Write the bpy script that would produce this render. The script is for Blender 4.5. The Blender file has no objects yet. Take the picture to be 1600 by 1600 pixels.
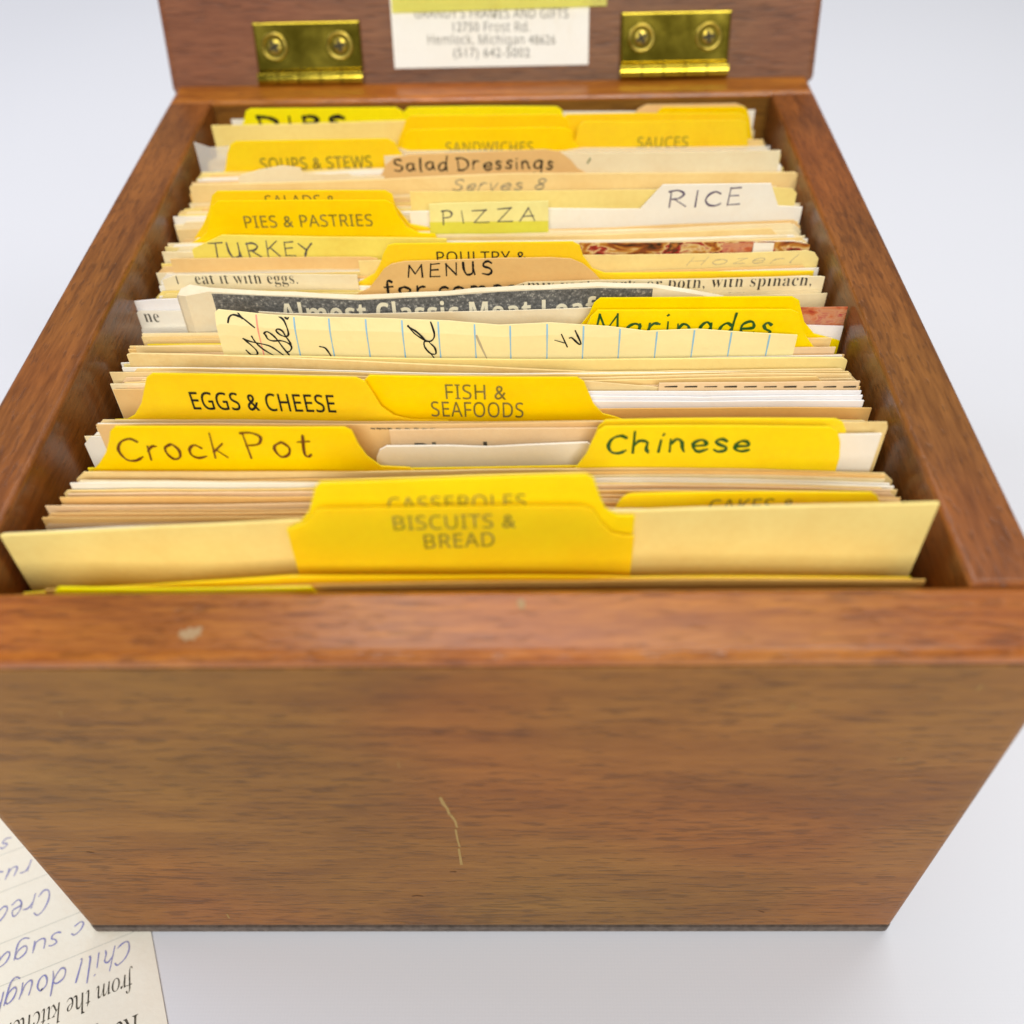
import bpy, bmesh, math, random
from mathutils import Vector, Matrix
random.seed(7)
sc = bpy.context.scene

# ------------------------------------------------------------------ camera
F_PX = 1530.736
CAM = Vector((0.0086227, -0.0705653, 0.1907121))
RIGHT = Vector((0.9998, 0.0065, -0.0188)).normalized()
DOWN = Vector((-0.0082, -0.7246, -0.6891)).normalized()
FWD = RIGHT.cross(DOWN).normalized()
DOWN = FWD.cross(RIGHT).normalized()
cam_data = bpy.data.cameras.new('camera')
cam = bpy.data.objects.new('camera', cam_data)
sc.collection.objects.link(cam)
UP, BACK = -DOWN, -FWD
cam.matrix_world = Matrix(((RIGHT.x, UP.x, BACK.x, CAM.x), (RIGHT.y, UP.y, BACK.y, CAM.y),
                           (RIGHT.z, UP.z, BACK.z, CAM.z), (0, 0, 0, 1)))
cam_data.sensor_width = 36.0
cam_data.lens = F_PX / 1600 * 36
cam_data.clip_start = 0.005
cam_data.clip_end = 50
cam_data.dof.use_dof = True
cam_data.dof.focus_distance = 0.170
cam_data.dof.aperture_fstop = 11.0
sc.camera = cam

# ------------------------------------------------------------------ world, lamps, exposure
world = bpy.data.worlds.new('World')
sc.world = world
world.use_nodes = True
bg = world.node_tree.nodes['Background']
bg.inputs[0].default_value = (0.93, 0.95, 1.0, 1)
bg.inputs[1].default_value = 0.20
sc.view_settings.view_transform = 'Standard'
sc.view_settings.look = 'None'
sc.view_settings.exposure = 0.08
sc.view_settings.gamma = 1.0
sc.view_settings.use_curve_mapping = False
sc.render.film_transparent = False
sc.cycles.max_bounces = 8

def area(name, loc, target, size, power, color):
    d = bpy.data.lights.new(name, 'AREA')
    d.shape = 'RECTANGLE'
    d.size, d.size_y = size
    d.energy = power
    d.color = color
    o = bpy.data.objects.new(name, d)
    sc.collection.objects.link(o)
    o.location = loc
    o.rotation_euler = (Vector(target) - Vector(loc)).to_track_quat('-Z', 'Y').to_euler()
    return o
area('softbox_overhead', (0.10, 0.36, 0.80), (0, 0.08, 0.05), (0.70, 0.30), 3.6, (1.0, 0.98, 0.95))
area('softbox_front', (0.06, -1.20, 1.02), (0, 0.15, 0.05), (0.75, 0.6), 23.0, (1.0, 0.975, 0.93))
area('fill_light_side', (-0.85, 0.35, 0.70), (0, 0.1, 0.0), (0.5, 0.5), 2.6, (0.86, 0.87, 1.0))  # unseen cool lamp added to tint and fill the table

# ------------------------------------------------------------------ pixel rays -> points on real planes
def ray(px, py):
    return RIGHT * ((px - 800) / F_PX) + DOWN * ((py - 800) / F_PX) + FWD
def sway(x, y):                      # the packed stack is not perfectly flat: neighbours bow together
    return 0.0009 * math.sin(26 * x + 55 * y) + 0.0005 * math.sin(61 * x - 38 * y + 1.0)
def at(px, py, Y):
    d = ray(px, py)
    y = Y
    for _ in range(3):
        p = CAM + d * ((y - CAM.y) / d.y)
        y = Y + sway(p.x, Y)
    return p.x, p.z
def on_z(px, py, z):
    d = ray(px, py)
    return CAM + d * ((z - CAM.z) / d.z)

# ------------------------------------------------------------------ materials
MATS = {}
class N:
    def __init__(s, name):
        s.m = bpy.data.materials.new(name); s.m.use_nodes = True
        s.t = s.m.node_tree; s.b = s.t.nodes['Principled BSDF']
    def n(s, typ, **kw):
        x = s.t.nodes.new(typ)
        for k, v in kw.items():
            if k.startswith('i_'): x.inputs[k[2:]].default_value = v
            else: setattr(x, k, v)
        return x
    def l(s, a, b): s.t.links.new(a, b)
    def math(s, op, a, b=None, clamp=False):
        x = s.n('ShaderNodeMath', operation=op); x.use_clamp = clamp
        for i, v in enumerate((a, b)):
            if v is None: continue
            if isinstance(v, (int, float)): x.inputs[i].default_value = v
            else: s.l(v, x.inputs[i])
        return x.outputs[0]
    def mix(s, f, a, b, mode='MIX'):
        x = s.n('ShaderNodeMix', data_type='RGBA', blend_type=mode)
        for sock, v in ((x.inputs[0], f), (x.inputs[6], a), (x.inputs[7], b)):
            if isinstance(v, (int, float)): sock.default_value = v
            elif isinstance(v, tuple): sock.default_value = (*v, 1) if len(v) == 3 else v
            else: s.l(v, sock)
        return x.outputs[2]
    def ramp(s, f, stops):
        x = s.n('ShaderNodeValToRGB'); e = x.color_ramp.elements
        while len(e) < len(stops): e.new(0.5)
        for i, (p, c) in enumerate(stops): e[i].position = p; e[i].color = (*c, 1)
        s.l(f, x.inputs[0]); return x.outputs[0]
    def noise(s, vec, scale, detail=3, rough=0.55, dist=0.0):
        x = s.n('ShaderNodeTexNoise'); x.inputs['Scale'].default_value = scale
        x.inputs['Detail'].default_value = detail; x.inputs['Roughness'].default_value = rough
        x.inputs['Distortion'].default_value = dist; s.l(vec, x.inputs['Vector']); return x.outputs['Fac']
    def coords(s, scale=(1, 1, 1), loc=(0, 0, 0), src='Object'):
        tc = s.n('ShaderNodeTexCoord'); mp = s.n('ShaderNodeMapping')
        mp.inputs['Scale'].default_value = scale; mp.inputs['Location'].default_value = loc
        s.l(tc.outputs[src], mp.inputs['Vector']); return mp.outputs['Vector']

def paper(name, col, rough=0.75, mottle=0.055, vary=0.08, sheen=0.25, sss=0.0):
    k = N(name)
    v = k.coords((1, 1, 1))
    info = k.n('ShaderNodeObjectInfo')
    n1 = k.noise(v, 90, 4, 0.6); n2 = k.noise(v, 900, 2)
    f = k.math('ADD', k.math('MULTIPLY', n1, 0.7), k.math('MULTIPLY', n2, 0.3))
    dark = tuple(c * (1 - mottle * (1 + 1.2 * i)) for i, c in enumerate(col))
    lite = tuple(min(1, c * (1 + mottle * 0.35)) for c in col)
    c = k.ramp(f, [(0.3, dark), (0.68, lite)])
    st = k.noise(k.coords((1, 1, 1), (random.random(),) * 3), 55, 5, 0.65, 0.8)
    sf = k.ramp(st, [(0.60, (0, 0, 0)), (0.72, (1, 1, 1))])
    c = k.mix(k.math('MULTIPLY', sf, 0.22), c, tuple(a * b for a, b in zip(col, (0.78, 0.62, 0.42))))
    hv = k.n('ShaderNodeHueSaturation')
    k.l(c, hv.inputs['Color'])
    k.l(k.math('ADD', 1 - vary / 2, k.math('MULTIPLY', info.outputs['Random'], vary)), hv.inputs['Value'])
    k.l(k.math('ADD', 1 - vary, k.math('MULTIPLY', info.outputs['Random'], vary * 2)), hv.inputs['Saturation'])
    k.l(hv.outputs[0], k.b.inputs['Base Color'])
    k.b.inputs['Roughness'].default_value = rough
    k.b.inputs['Specular IOR Level'].default_value = sheen
    if sss:                                  # thin vinyl lets light through
        k.b.inputs['Subsurface Weight'].default_value = sss
        k.b.inputs['Subsurface Radius'].default_value = (1.0, 0.75, 0.12)
        k.b.inputs['Subsurface Scale'].default_value = 0.0012
    bump = k.n('ShaderNodeBump'); bump.inputs['Strength'].default_value = 0.12; bump.inputs['Distance'].default_value = 0.0004
    k.l(n2, bump.inputs['Height']); k.l(bump.outputs[0], k.b.inputs['Normal'])
    MATS[name] = k.m; return k.m
paper('paper_cream', (0.82, 0.645, 0.31)); paper('paper_pale', (0.85, 0.755, 0.49)); paper('paper_tan', (0.80, 0.55, 0.23))
paper('paper_white', (0.85, 0.82, 0.72), mottle=0.025); paper('paper_peach', (0.81, 0.61, 0.36)); paper('paper_butter', (0.86, 0.71, 0.26))
paper('paper_manila', (0.77, 0.49, 0.165)); paper('paper_lemon', (0.84, 0.74, 0.17)); paper('paper_news', (0.80, 0.73, 0.54))
paper('paper_note', (0.90, 0.79, 0.38), mottle=0.03); paper('paper_cool', (0.84, 0.83, 0.83), mottle=0.02); paper('paper_buff', (0.80, 0.66, 0.34), mottle=0.10)
paper('flag_pale', (0.87, 0.82, 0.33), 0.4); paper('flag_lime', (0.72, 0.70, 0.06), 0.4); paper('note_neon', (0.94, 0.92, 0.26), 0.5, 0.02)
paper('sticker_white', (0.86, 0.855, 0.80), 0.45, 0.02)
paper('divider_yellow', (0.98, 0.635, 0.001), 0.30, 0.05, 0.02, 0.3, 0.6)
paper('divider_bright', (0.98, 0.69, 0.001), 0.30, 0.05, 0.02, 0.3, 0.6)
paper('divider_neon', (0.95, 0.79, 0.003), 0.30, 0.05, 0.02, 0.3, 0.6)

def ink(name, col, rough=0.6, fade=0.0):
    k = N(name)
    if fade:
        v = k.coords()
        n = k.noise(v, 700, 2)
        c = k.ramp(n, [(0.35, col), (0.75, tuple(a + (b - a) * fade for a, b in zip(col, (0.6, 0.55, 0.4))))])
        k.l(c, k.b.inputs['Base Color'])
    else:
        k.b.inputs['Base Color'].default_value = (*col, 1)
    k.b.inputs['Roughness'].default_value = rough
    k.b.inputs['Specular IOR Level'].default_value = 0.2
    MATS[name] = k.m; return k.m
ink('ink_black', (0.012, 0.012, 0.012)); ink('ink_print', (0.03, 0.025, 0.02), fade=0.25); ink('ink_marker', (0.008, 0.008, 0.008))
ink('ink_pen', (0.05, 0.045, 0.06), fade=0.25); ink('ink_pencil', (0.20, 0.17, 0.12), fade=0.4); ink('ink_faint', (0.45, 0.38, 0.24), fade=0.3)
ink('ink_green', (0.012, 0.085, 0.010), fade=0.06); ink('ink_brown', (0.13, 0.032, 0.002), fade=0.05); ink('ink_blue', (0.22, 0.23, 0.52), fade=0.4)
ink('ink_purple', (0.06, 0.035, 0.11), fade=0.2); ink('rule_blue', (0.25, 0.50, 0.72)); ink('rule_red', (0.85, 0.33, 0.25)); ink('rule_grey', (0.55, 0.56, 0.50))
ink('ink_grey', (0.16, 0.16, 0.15), fade=0.3); ink('ink_cream', (0.80, 0.74, 0.55)); ink('ink_hazed', (0.27, 0.20, 0.012), fade=0.15); ink('ink_tabprint', (0.15, 0.115, 0.012), fade=0.15)  # the paler tab ink has clear-sleeve glare put into its colour
ink('scratch_pale', (0.30, 0.19, 0.062)); ink('chip_pale', (0.36, 0.235, 0.12)); ink('dent_dark', (0.06, 0.02, 0.01))

def newsblock():
    k = N('news_grey'); v = k.coords()
    n = k.noise(v, 1600, 2, 0.7)
    c = k.ramp(n, [(0.35, (0.07, 0.07, 0.068)), (0.58, (0.15, 0.148, 0.14)), (0.75, (0.48, 0.46, 0.40))])
    k.l(c, k.b.inputs['Base Color']); k.b.inputs['Roughness'].default_value = 0.8
    MATS['news_grey'] = k.m
newsblock()

def photo_mat(name, stops, scale, loc):
    k = N(name); v = k.coords((1, 1, 2.2), loc)
    n = k.noise(v, scale, 4, 0.6, 0.6)
    x = k.n('ShaderNodeValToRGB'); x.color_ramp.interpolation = 'LINEAR'
    e = x.color_ramp.elements
    while len(e) < len(stops): e.new(0.5)
    for i, (p, c) in enumerate(stops): e[i].position = p; e[i].color = (*c, 1)
    k.l(n, x.inputs[0]); k.l(x.outputs[0], k.b.inputs['Base Color']); k.b.inputs['Roughness'].default_value = 0.3
    MATS[name] = k.m
photo_mat('photo_food', [(0.34, (0.02, 0.01, 0.006)), (0.42, (0.30, 0.07, 0.012)), (0.48, (0.55, 0.26, 0.04)), (0.51, (0.72, 0.56, 0.26)), (0.54, (0.40, 0.015, 0.015)), (0.59, (0.03, 0.025, 0.01)), (0.68, (0.5, 0.17, 0.03))], 130, (0, 0, 0))
photo_mat('photo_red', [(0.35, (0.35, 0.03, 0.02)), (0.46, (0.55, 0.16, 0.06)), (0.55, (0.60, 0.30, 0.16)), (0.66, (0.45, 0.06, 0.06))], 220, (3, 1, 0))

def plastic():
    k = N('clear_plastic')
    tr = k.n('ShaderNodeBsdfTransparent'); mx = k.n('ShaderNodeMixShader')
    k.b.inputs['Base Color'].default_value = (0.88, 0.88, 0.84, 1); k.b.inputs['Roughness'].default_value = 0.12
    mx.inputs[0].default_value = 0.36
    k.l(tr.outputs[0], mx.inputs[1]); k.l(k.b.outputs[0], mx.inputs[2])
    k.l(mx.outputs[0], k.t.nodes['Material Output'].inputs['Surface'])
    MATS['clear_plastic'] = k.m
plastic()

def wood(name, axis, dark, mid, light, rough=0.38, coat=0.35, seed=0.0, figure=0.6, pore=0.8, pscale=(170, 1900), spec=0.3):
    """grain runs along axis (0=x, 1=y, 2=z)"""
    k = N(name)
    def vec(al, ac):
        s = [ac, ac, ac]; s[axis] = al
        return k.coords(tuple(s), (seed, seed * 1.7, seed * 0.6))
    broad = k.noise(vec(16, 130), 1, 4, 0.6, 0.5)
    fibre = k.noise(vec(180, 2000), 1, 3, 0.6)
    streak = k.noise(vec(75, 800), 1, 4, 0.65, 0.5)
    pores = k.math('ADD', k.noise(vec(*pscale), 1, 1, 0.5), k.math('MULTIPLY', k.math('SUBTRACT', k.noise(vec(14, 90), 1, 2, 0.5), 0.5), 0.35))
    blotch = k.noise(vec(28, 34), 1, 3, 0.5)
    rn = k.noise(vec(5, 22), 1, 2, 0.5, 0.3)
    rings = k.math('SINE', k.math('MULTIPLY', rn, 60.0))
    rings = k.math('POWER', k.math('ADD', k.math('MULTIPLY', rings, 0.5), 0.5), 3.0)
    f = k.math('ADD', k.math('MULTIPLY', broad, 0.38), k.math('MULTIPLY', streak, 0.46))
    f = k.math('ADD', f, k.math('MULTIPLY', blotch, 0.25))
    f = k.math('ADD', f, k.math('MULTIPLY', fibre, 0.34))
    f = k.math('SUBTRACT', f, k.math('MULTIPLY', rings, 0.11 * figure))
    c = k.ramp(f, [(0.46, dark), (0.64, mid), (0.84, light)])
    pf = k.ramp(pores, [(0.57, (0, 0, 0)), (0.67, (1, 1, 1))])
    c = k.mix(k.math('MULTIPLY', pf, pore), c, tuple(x * 0.45 for x in dark))
    tint = k.ramp(k.noise(k.coords((1, 1, 1), (seed, 0, 0)), 14, 2, 0.5), [(0.35, (1.06, 0.90, 0.86)), (0.5, (1.0, 1.0, 1.0)), (0.65, (0.92, 1.0, 0.90))])
    c = k.mix(1.0, c, tint, 'MULTIPLY')
    # varnish rubbed thin along the edges
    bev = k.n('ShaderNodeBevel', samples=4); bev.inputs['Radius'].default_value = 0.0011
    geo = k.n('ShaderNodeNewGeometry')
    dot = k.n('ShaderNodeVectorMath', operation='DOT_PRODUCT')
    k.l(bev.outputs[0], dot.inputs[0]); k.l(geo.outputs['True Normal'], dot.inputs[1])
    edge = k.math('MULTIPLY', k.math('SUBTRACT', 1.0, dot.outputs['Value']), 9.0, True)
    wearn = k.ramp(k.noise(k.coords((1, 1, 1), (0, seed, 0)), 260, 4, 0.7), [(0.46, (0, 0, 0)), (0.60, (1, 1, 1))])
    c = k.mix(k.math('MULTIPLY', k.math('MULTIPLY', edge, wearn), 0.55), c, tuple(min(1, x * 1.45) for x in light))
    k.l(c, k.b.inputs['Base Color'])
    k.l(k.math('ADD', rough - 0.08, k.math('MULTIPLY', streak, 0.18)), k.b.inputs['Roughness'])
    k.b.inputs['Specular IOR Level'].default_value = spec
    k.b.inputs['Coat Weight'].default_value = coat
    k.b.inputs['Coat Roughness'].default_value = 0.17
    h = k.math('SUBTRACT', k.math('MULTIPLY', fibre, 0.6), k.math('MULTIPLY', pf, 0.7))
    bump = k.n('ShaderNodeBump'); bump.inputs['Strength'].default_value = 0.25; bump.inputs['Distance'].default_value = 0.0003
    k.l(h, bump.inputs['Height']); k.l(bump.outputs[0], k.b.inputs['Normal'])
    MATS[name] = k.m; return k.m
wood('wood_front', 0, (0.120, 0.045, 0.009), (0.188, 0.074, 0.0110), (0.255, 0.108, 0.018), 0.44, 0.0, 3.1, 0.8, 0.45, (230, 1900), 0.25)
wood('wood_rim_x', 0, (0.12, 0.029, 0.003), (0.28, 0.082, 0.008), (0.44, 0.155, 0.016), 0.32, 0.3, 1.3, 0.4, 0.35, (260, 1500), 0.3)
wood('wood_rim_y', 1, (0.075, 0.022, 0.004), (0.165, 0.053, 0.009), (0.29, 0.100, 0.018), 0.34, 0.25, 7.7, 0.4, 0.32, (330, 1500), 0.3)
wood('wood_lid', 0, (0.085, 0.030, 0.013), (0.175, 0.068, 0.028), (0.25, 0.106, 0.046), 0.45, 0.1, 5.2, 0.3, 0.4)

def simple(name, col, rough=0.5, metal=0.0, noise=None):
    k = N(name)
    if noise:
        sc_, a, b = noise
        n = k.noise(k.coords(), sc_, 4, 0.65)
        k.l(k.ramp(n, [(0.35, a), (0.65, b)]), k.b.inputs['Base Color'])
        k.l(k.math('ADD', rough - 0.1, k.math('MULTIPLY', n, 0.25)), k.b.inputs['Roughness'])
    else:
        k.b.inputs['Base Color'].default_value = (*col, 1); k.b.inputs['Roughness'].default_value = rough
    k.b.inputs['Metallic'].default_value = metal
    MATS[name] = k.m; return k.m
simple('brass', None, 0.13, 1.0, (140, (0.34, 0.255, 0.02), (0.50, 0.39, 0.045)))
simple('brass_screw', None, 0.3, 1.0, (300, (0.30, 0.22, 0.03), (0.55, 0.43, 0.09)))
simple('screw_recess', (0.03, 0.022, 0.006), 0.6, 0.3)
simple('felt', None, 0.95, 0, (900, (0.075, 0.056, 0.045), (0.15, 0.115, 0.092)))

def table_mat():
    k = N('white_cloth'); v = k.coords()
    n = k.noise(v, 3.0, 2, 0.5)
    tc = k.n('ShaderNodeTexCoord')
    w1 = k.n('ShaderNodeTexWave', bands_direction='X'); w1.inputs['Scale'].default_value = 500
    w2 = k.n('ShaderNodeTexWave', bands_direction='Y'); w2.inputs['Scale'].default_value = 500
    for w in (w1, w2): k.l(tc.outputs['Object'], w.inputs['Vector']); w.inputs['Distortion'].default_value = 0.4
    wv = k.math('ADD', w1.outputs['Fac'], w2.outputs['Fac'])
    c = k.ramp(n, [(0.3, (0.69, 0.705, 0.755)), (0.7, (0.725, 0.74, 0.79))])
    c = k.mix(k.math('MULTIPLY', wv, 0.006), c, (0.6, 0.6, 0.64))
    k.l(c, k.b.inputs['Base Color']); k.b.inputs['Roughness'].default_value = 0.7
    k.b.inputs['Specular IOR Level'].default_value = 0.25
    bump = k.n('ShaderNodeBump'); bump.inputs['Strength'].default_value = 0.02; bump.inputs['Distance'].default_value = 0.0002
    k.l(wv, bump.inputs['Height']); k.l(bump.outputs[0], k.b.inputs['Normal'])
    MATS['white_cloth'] = k.m
table_mat()

# ------------------------------------------------------------------ object helpers
def link(name, bm, mats, parent=None, loc=(0, 0, 0), smooth=False):
    me = bpy.data.meshes.new(name)
    bm.normal_update()
    bm.to_mesh(me); bm.free()
    for m in ([mats] if isinstance(mats, str) else mats): me.materials.append(MATS[m])
    if smooth:
        for p in me.polygons: p.use_smooth = True
    o = bpy.data.objects.new(name, me)
    sc.collection.objects.link(o)
    o.location = loc
    if parent: o.parent = parent
    return o
def tag(o, label=None, cat=None, group=None, kind=None):
    if label: o['label'] = label
    if cat: o['category'] = cat
    if group: o['group'] = group
    if kind: o['kind'] = kind
    return o
def rbox(bm, lo, hi, r=0.0, seg=3, edges=None):
    """box lo..hi, edges rounded"""
    ret = bmesh.ops.create_cube(bm, size=1)
    vs = ret['verts']
    for v in vs:
        v.co = Vector([lo[i] + (v.co[i] + 0.5) * (hi[i] - lo[i]) for i in range(3)])
    if r > 0:
        es = list({e for v in vs for e in v.link_edges})
        if edges: es = [e for e in es if edges((e.verts[0].co + e.verts[1].co) / 2)]
        bmesh.ops.bevel(bm, geom=es, offset=r, segments=seg, profile=0.5, affect='EDGES')

# ------------------------------------------------------------------ stroke handwriting (cap height 10, x height 6)
def P(s): return [[tuple(float(c) for c in p.split(',')) for p in st.split()] for st in s.split(';')]
GL = {k: (w, P(s)) for k, w, s in [
 ('A', 8, '.3,0 3.8,10;3.8,10 7.4,0;1.6,3.6 6.2,3.9'), ('C', 7, '6.6,8.6 4.6,10 1.6,8.4 .4,4.6 1.8,.8 4.6,.1 6.8,1.8'),
 ('D', 7.5, '1,10 .9,0;.2,9.8 3.6,9.9 6.8,7.4 6.6,3 3.8,.3 .5,0'), ('E', 6.5, '.9,10 .6,0;.8,9.9 5.8,10.1;.8,5.3 5,5.6;.6,.1 6,.2'),
 ('H', 8, '.9,10 .6,0;6.6,10.2 6.4,0;.8,5 6.4,5.4'), ('z', 5, '.6,5.8 4.4,6;4.4,6 .6,.2;.6,.2 4.8,.4'), ('I', 3, '1.4,10 1.2,0'), ('K', 7.5, '.9,10 .7,0;6.4,10 .9,4.6;2.4,5.6 7,0'), ('M', 10, '.6,0 1.6,9.8;1.6,9.8 4.8,2.6;4.8,2.6 8.4,10;8.4,10 9,0'),
 ('N', 8.5, '.6,0 1,9.8;1,9.8 7,.3;7,.3 7.6,10.2'), ('P', 6.5, '1,10 .8,-.4;.6,9.8 3.6,10.2 5.9,8.2 4.6,5.4 1,4.7'),
 ('R', 7.5, '1,10 .7,0;.4,9.6 3.8,10.2 6,8.1 4.4,5.4 1,4.9;2.4,5 7,0'), ('S', 7, '6,9 4,10.1 1.4,9 1.6,6.4 4.4,4.8 5.9,2.6 4,.2 .6,1.2'),
 ('T', 8, '.2,9.6 7.8,10;3.9,9.8 3.7,0'), ('U', 8, '.8,10 .6,4 1.8,.5 4.2,.1 6.2,2 6.9,9.8;6.8,4 7,0'), ('Y', 7.5, '.4,10 3.8,5;7.2,10.2 3.8,5 2.4,0'),
 ('Z', 7.5, '.6,9.6 6.6,9.9;6.6,9.9 .6,.3;.6,.3 7,.4'), ('8', 6, '5,8.6 3,10 1,8.4 2.4,5.8 4.8,3.4 4,.6 1.6,.4 .8,2.8 3.6,5.6 5.2,8.2'),
 ('1', 3, '.6,8 1.8,10;1.8,10 1.5,0'), ('2', 6, '.6,8 2.6,10 5,8.6 4,5 .4,.2;.4,.2 5.8,.5'), ('9', 6, '5,8.4 3,10 .8,7.6 2,5.4 4.6,6.8;5,9.4 5,5 4.4,0'),
 ('a', 6, '5,5 3.2,6.1 1,4.6 .7,1.6 2.2,.1 4.2,1.4 5,4.6;5,5.8 5,2 5.9,.2'), ('c', 5.5, '4.9,4.9 3.2,6 1,4.6 .8,1.6 2.6,.1 5,1'),
 ('d', 6.5, '4.9,5 3.2,6.1 1,4.6 .7,1.6 2.2,.1 4.2,1.4 5.1,4.6;5.4,10.4 5.2,4 5.6,.1'), ('e', 5.8, '.8,2.9 4.8,3.4 4.4,5.5 2.8,6.1 .9,4.4 .9,1.5 2.8,0 5.4,1.1'),
 ('f', 5, '4.6,9.4 3.2,10.4 2.1,8.6 1.8,-.6;.3,5.6 4.2,6'), ('g', 6, '4.8,5 3.2,6.1 1,4.6 .8,1.8 2.4,.3 4.3,1.6 5,5;5,5.8 5,-2 3.4,-4 .8,-3'),
 ('h', 6.5, '1,10.4 .8,0;.9,3.8 2.8,6 4.8,5 5,2 5.6,.1'), ('i', 3, '1.4,6 1.3,.1;1.7,8.6 1.9,9'), ('k', 6.3, '1,10.4 .8,0;4.9,6 1,2.6;2,3.4 5.6,0'),
 ('l', 3, '1.5,10.3 1.3,1 2,.1'), ('m', 9, '.9,6 .8,0;.9,3.9 2.6,6 4.2,4.8 4.2,0;4.2,3.9 6,6 7.6,4.8 7.7,1.4 8.4,.1'), ('n', 6.3, '.9,6 .8,0;.9,3.9 2.8,6.1 4.6,5 4.8,1.8 5.5,.1'),
 ('o', 6, '3,6 1,4.8 .7,2 2.4,.1 4.6,1.2 5.2,4 3.4,6.1 2.4,5.6'), ('p', 6, '.9,6 .7,-4;.9,4 2.8,6.1 4.9,4.8 4.8,1.6 2.8,.1 .9,1.4'),
 ('r', 5, '.9,6 .8,0;.9,3.6 2.4,5.7 4.4,5.6'), ('s', 5.2, '4.4,5.2 2.8,6 1.2,5 2.2,3.4 4.2,2.4 3.8,.5 2,.1 .5,.9'), ('t', 5, '2.2,9 1.9,1.4 3,.1 4.4,.8;.4,6.2 4.4,6.5'),
 ('u', 6.3, '.8,6 .9,1.8 2.4,.1 4.4,1.4 5,5.8;5,4 5.4,.1'), ('v', 5.5, '.5,6 2.4,.2;2.4,.2 4.9,6.1'), ('y', 6, '.7,6 1.4,2.4 3,1.2 4.8,3 5,6;5,4 4.4,-2 2.6,-4 .7,-2.8'),
 ("'", 2, '1,10 .6,8'), ('°', 4, '2,8 1,7 2,6 3,7 2,8'), ('/', 4, '.2,0 3.8,10')]}
def smooth(pts, n=5):
    if len(pts) < 3: return pts
    out = []
    q = [pts[0]] + list(pts) + [pts[-1]]
    for i in range(1, len(q) - 2):
        p0, p1, p2, p3 = q[i - 1:i + 3]
        for j in range(n):
            t = j / n
            out.append(tuple(0.5 * (2 * p1[a] + (p2[a] - p0[a]) * t + (2 * p0[a] - 5 * p1[a] + 4 * p2[a] - p3[a]) * t * t + (3 * p1[a] - p0[a] - 3 * p2[a] + p3[a]) * t ** 3) for a in (0, 1)))
    out.append(pts[-1]); return out
def hand_strokes(text, jit=0.35, gap=1.6, slant=0.0, rnd=None):
    rnd = rnd or random.Random(hash_text(text))
    x = 0; res = []
    for ch in text:
        if ch == ' ': x += 4.5; continue
        w, sts = GL[ch]
        sx, dy = 1 + rnd.uniform(-.14, .12), rnd.uniform(-jit, jit)
        sy, sh = 1 + rnd.uniform(-.10, .10) * (jit > 0.15), rnd.uniform(-.10, .10)
        for st in sts:
            pts = [(x + sx * px + (slant + sh) * py + rnd.uniform(-.22, .22), py * sy + dy + rnd.uniform(-.22, .22)) for px, py in st]
            res.append(smooth(pts))
        x += w * sx + gap
    return res, x - gap
def hash_text(s):
    h = 7
    for c in s: h = (h * 31 + ord(c)) % 100003
    return h
def ribbon_polys(strokes_m, hw, taper=True, rnd=random.Random(3)):
    """strokes in metres (2-D) -> list of (verts, faces, layer)"""
    out = []
    for li, st in enumerate(strokes_m):
        st = [p for i, p in enumerate(st) if i == 0 or math.dist(p, st[i - 1]) > 1e-6]
        if len(st) < 2: continue
        V, Fc = [], []
        n = len(st)
        for i, p in enumerate(st):
            a, b = st[max(0, i - 1)], st[min(n - 1, i + 1)]
            d = (b[0] - a[0], b[1] - a[1]); L = math.hypot(*d) or 1e-9
            nx, ny = -d[1] / L, d[0] / L
            w = hw * (0.92 + 0.20 * math.sin(i * 0.55 + li * 2.3) + 0.08 * math.sin(i * 1.9))
            if taper and i >= n - 2: w *= 0.7
            if taper and i == 0: w *= 0.85
            e = (0, 0)
            if i == 0: e = (-d[0] / L * hw * .7, -d[1] / L * hw * .7)
            if i == n - 1: e = (d[0] / L * hw * .7, d[1] / L * hw * .7)
            V += [(p[0] + e[0] + nx * w, p[1] + e[1] + ny * w), (p[0] + e[0] - nx * w, p[1] + e[1] - ny * w)]
            if i: k = 2 * i; Fc.append((k - 2, k - 1, k + 1, k))
        out.append((V, Fc, li))
    return out

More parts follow.
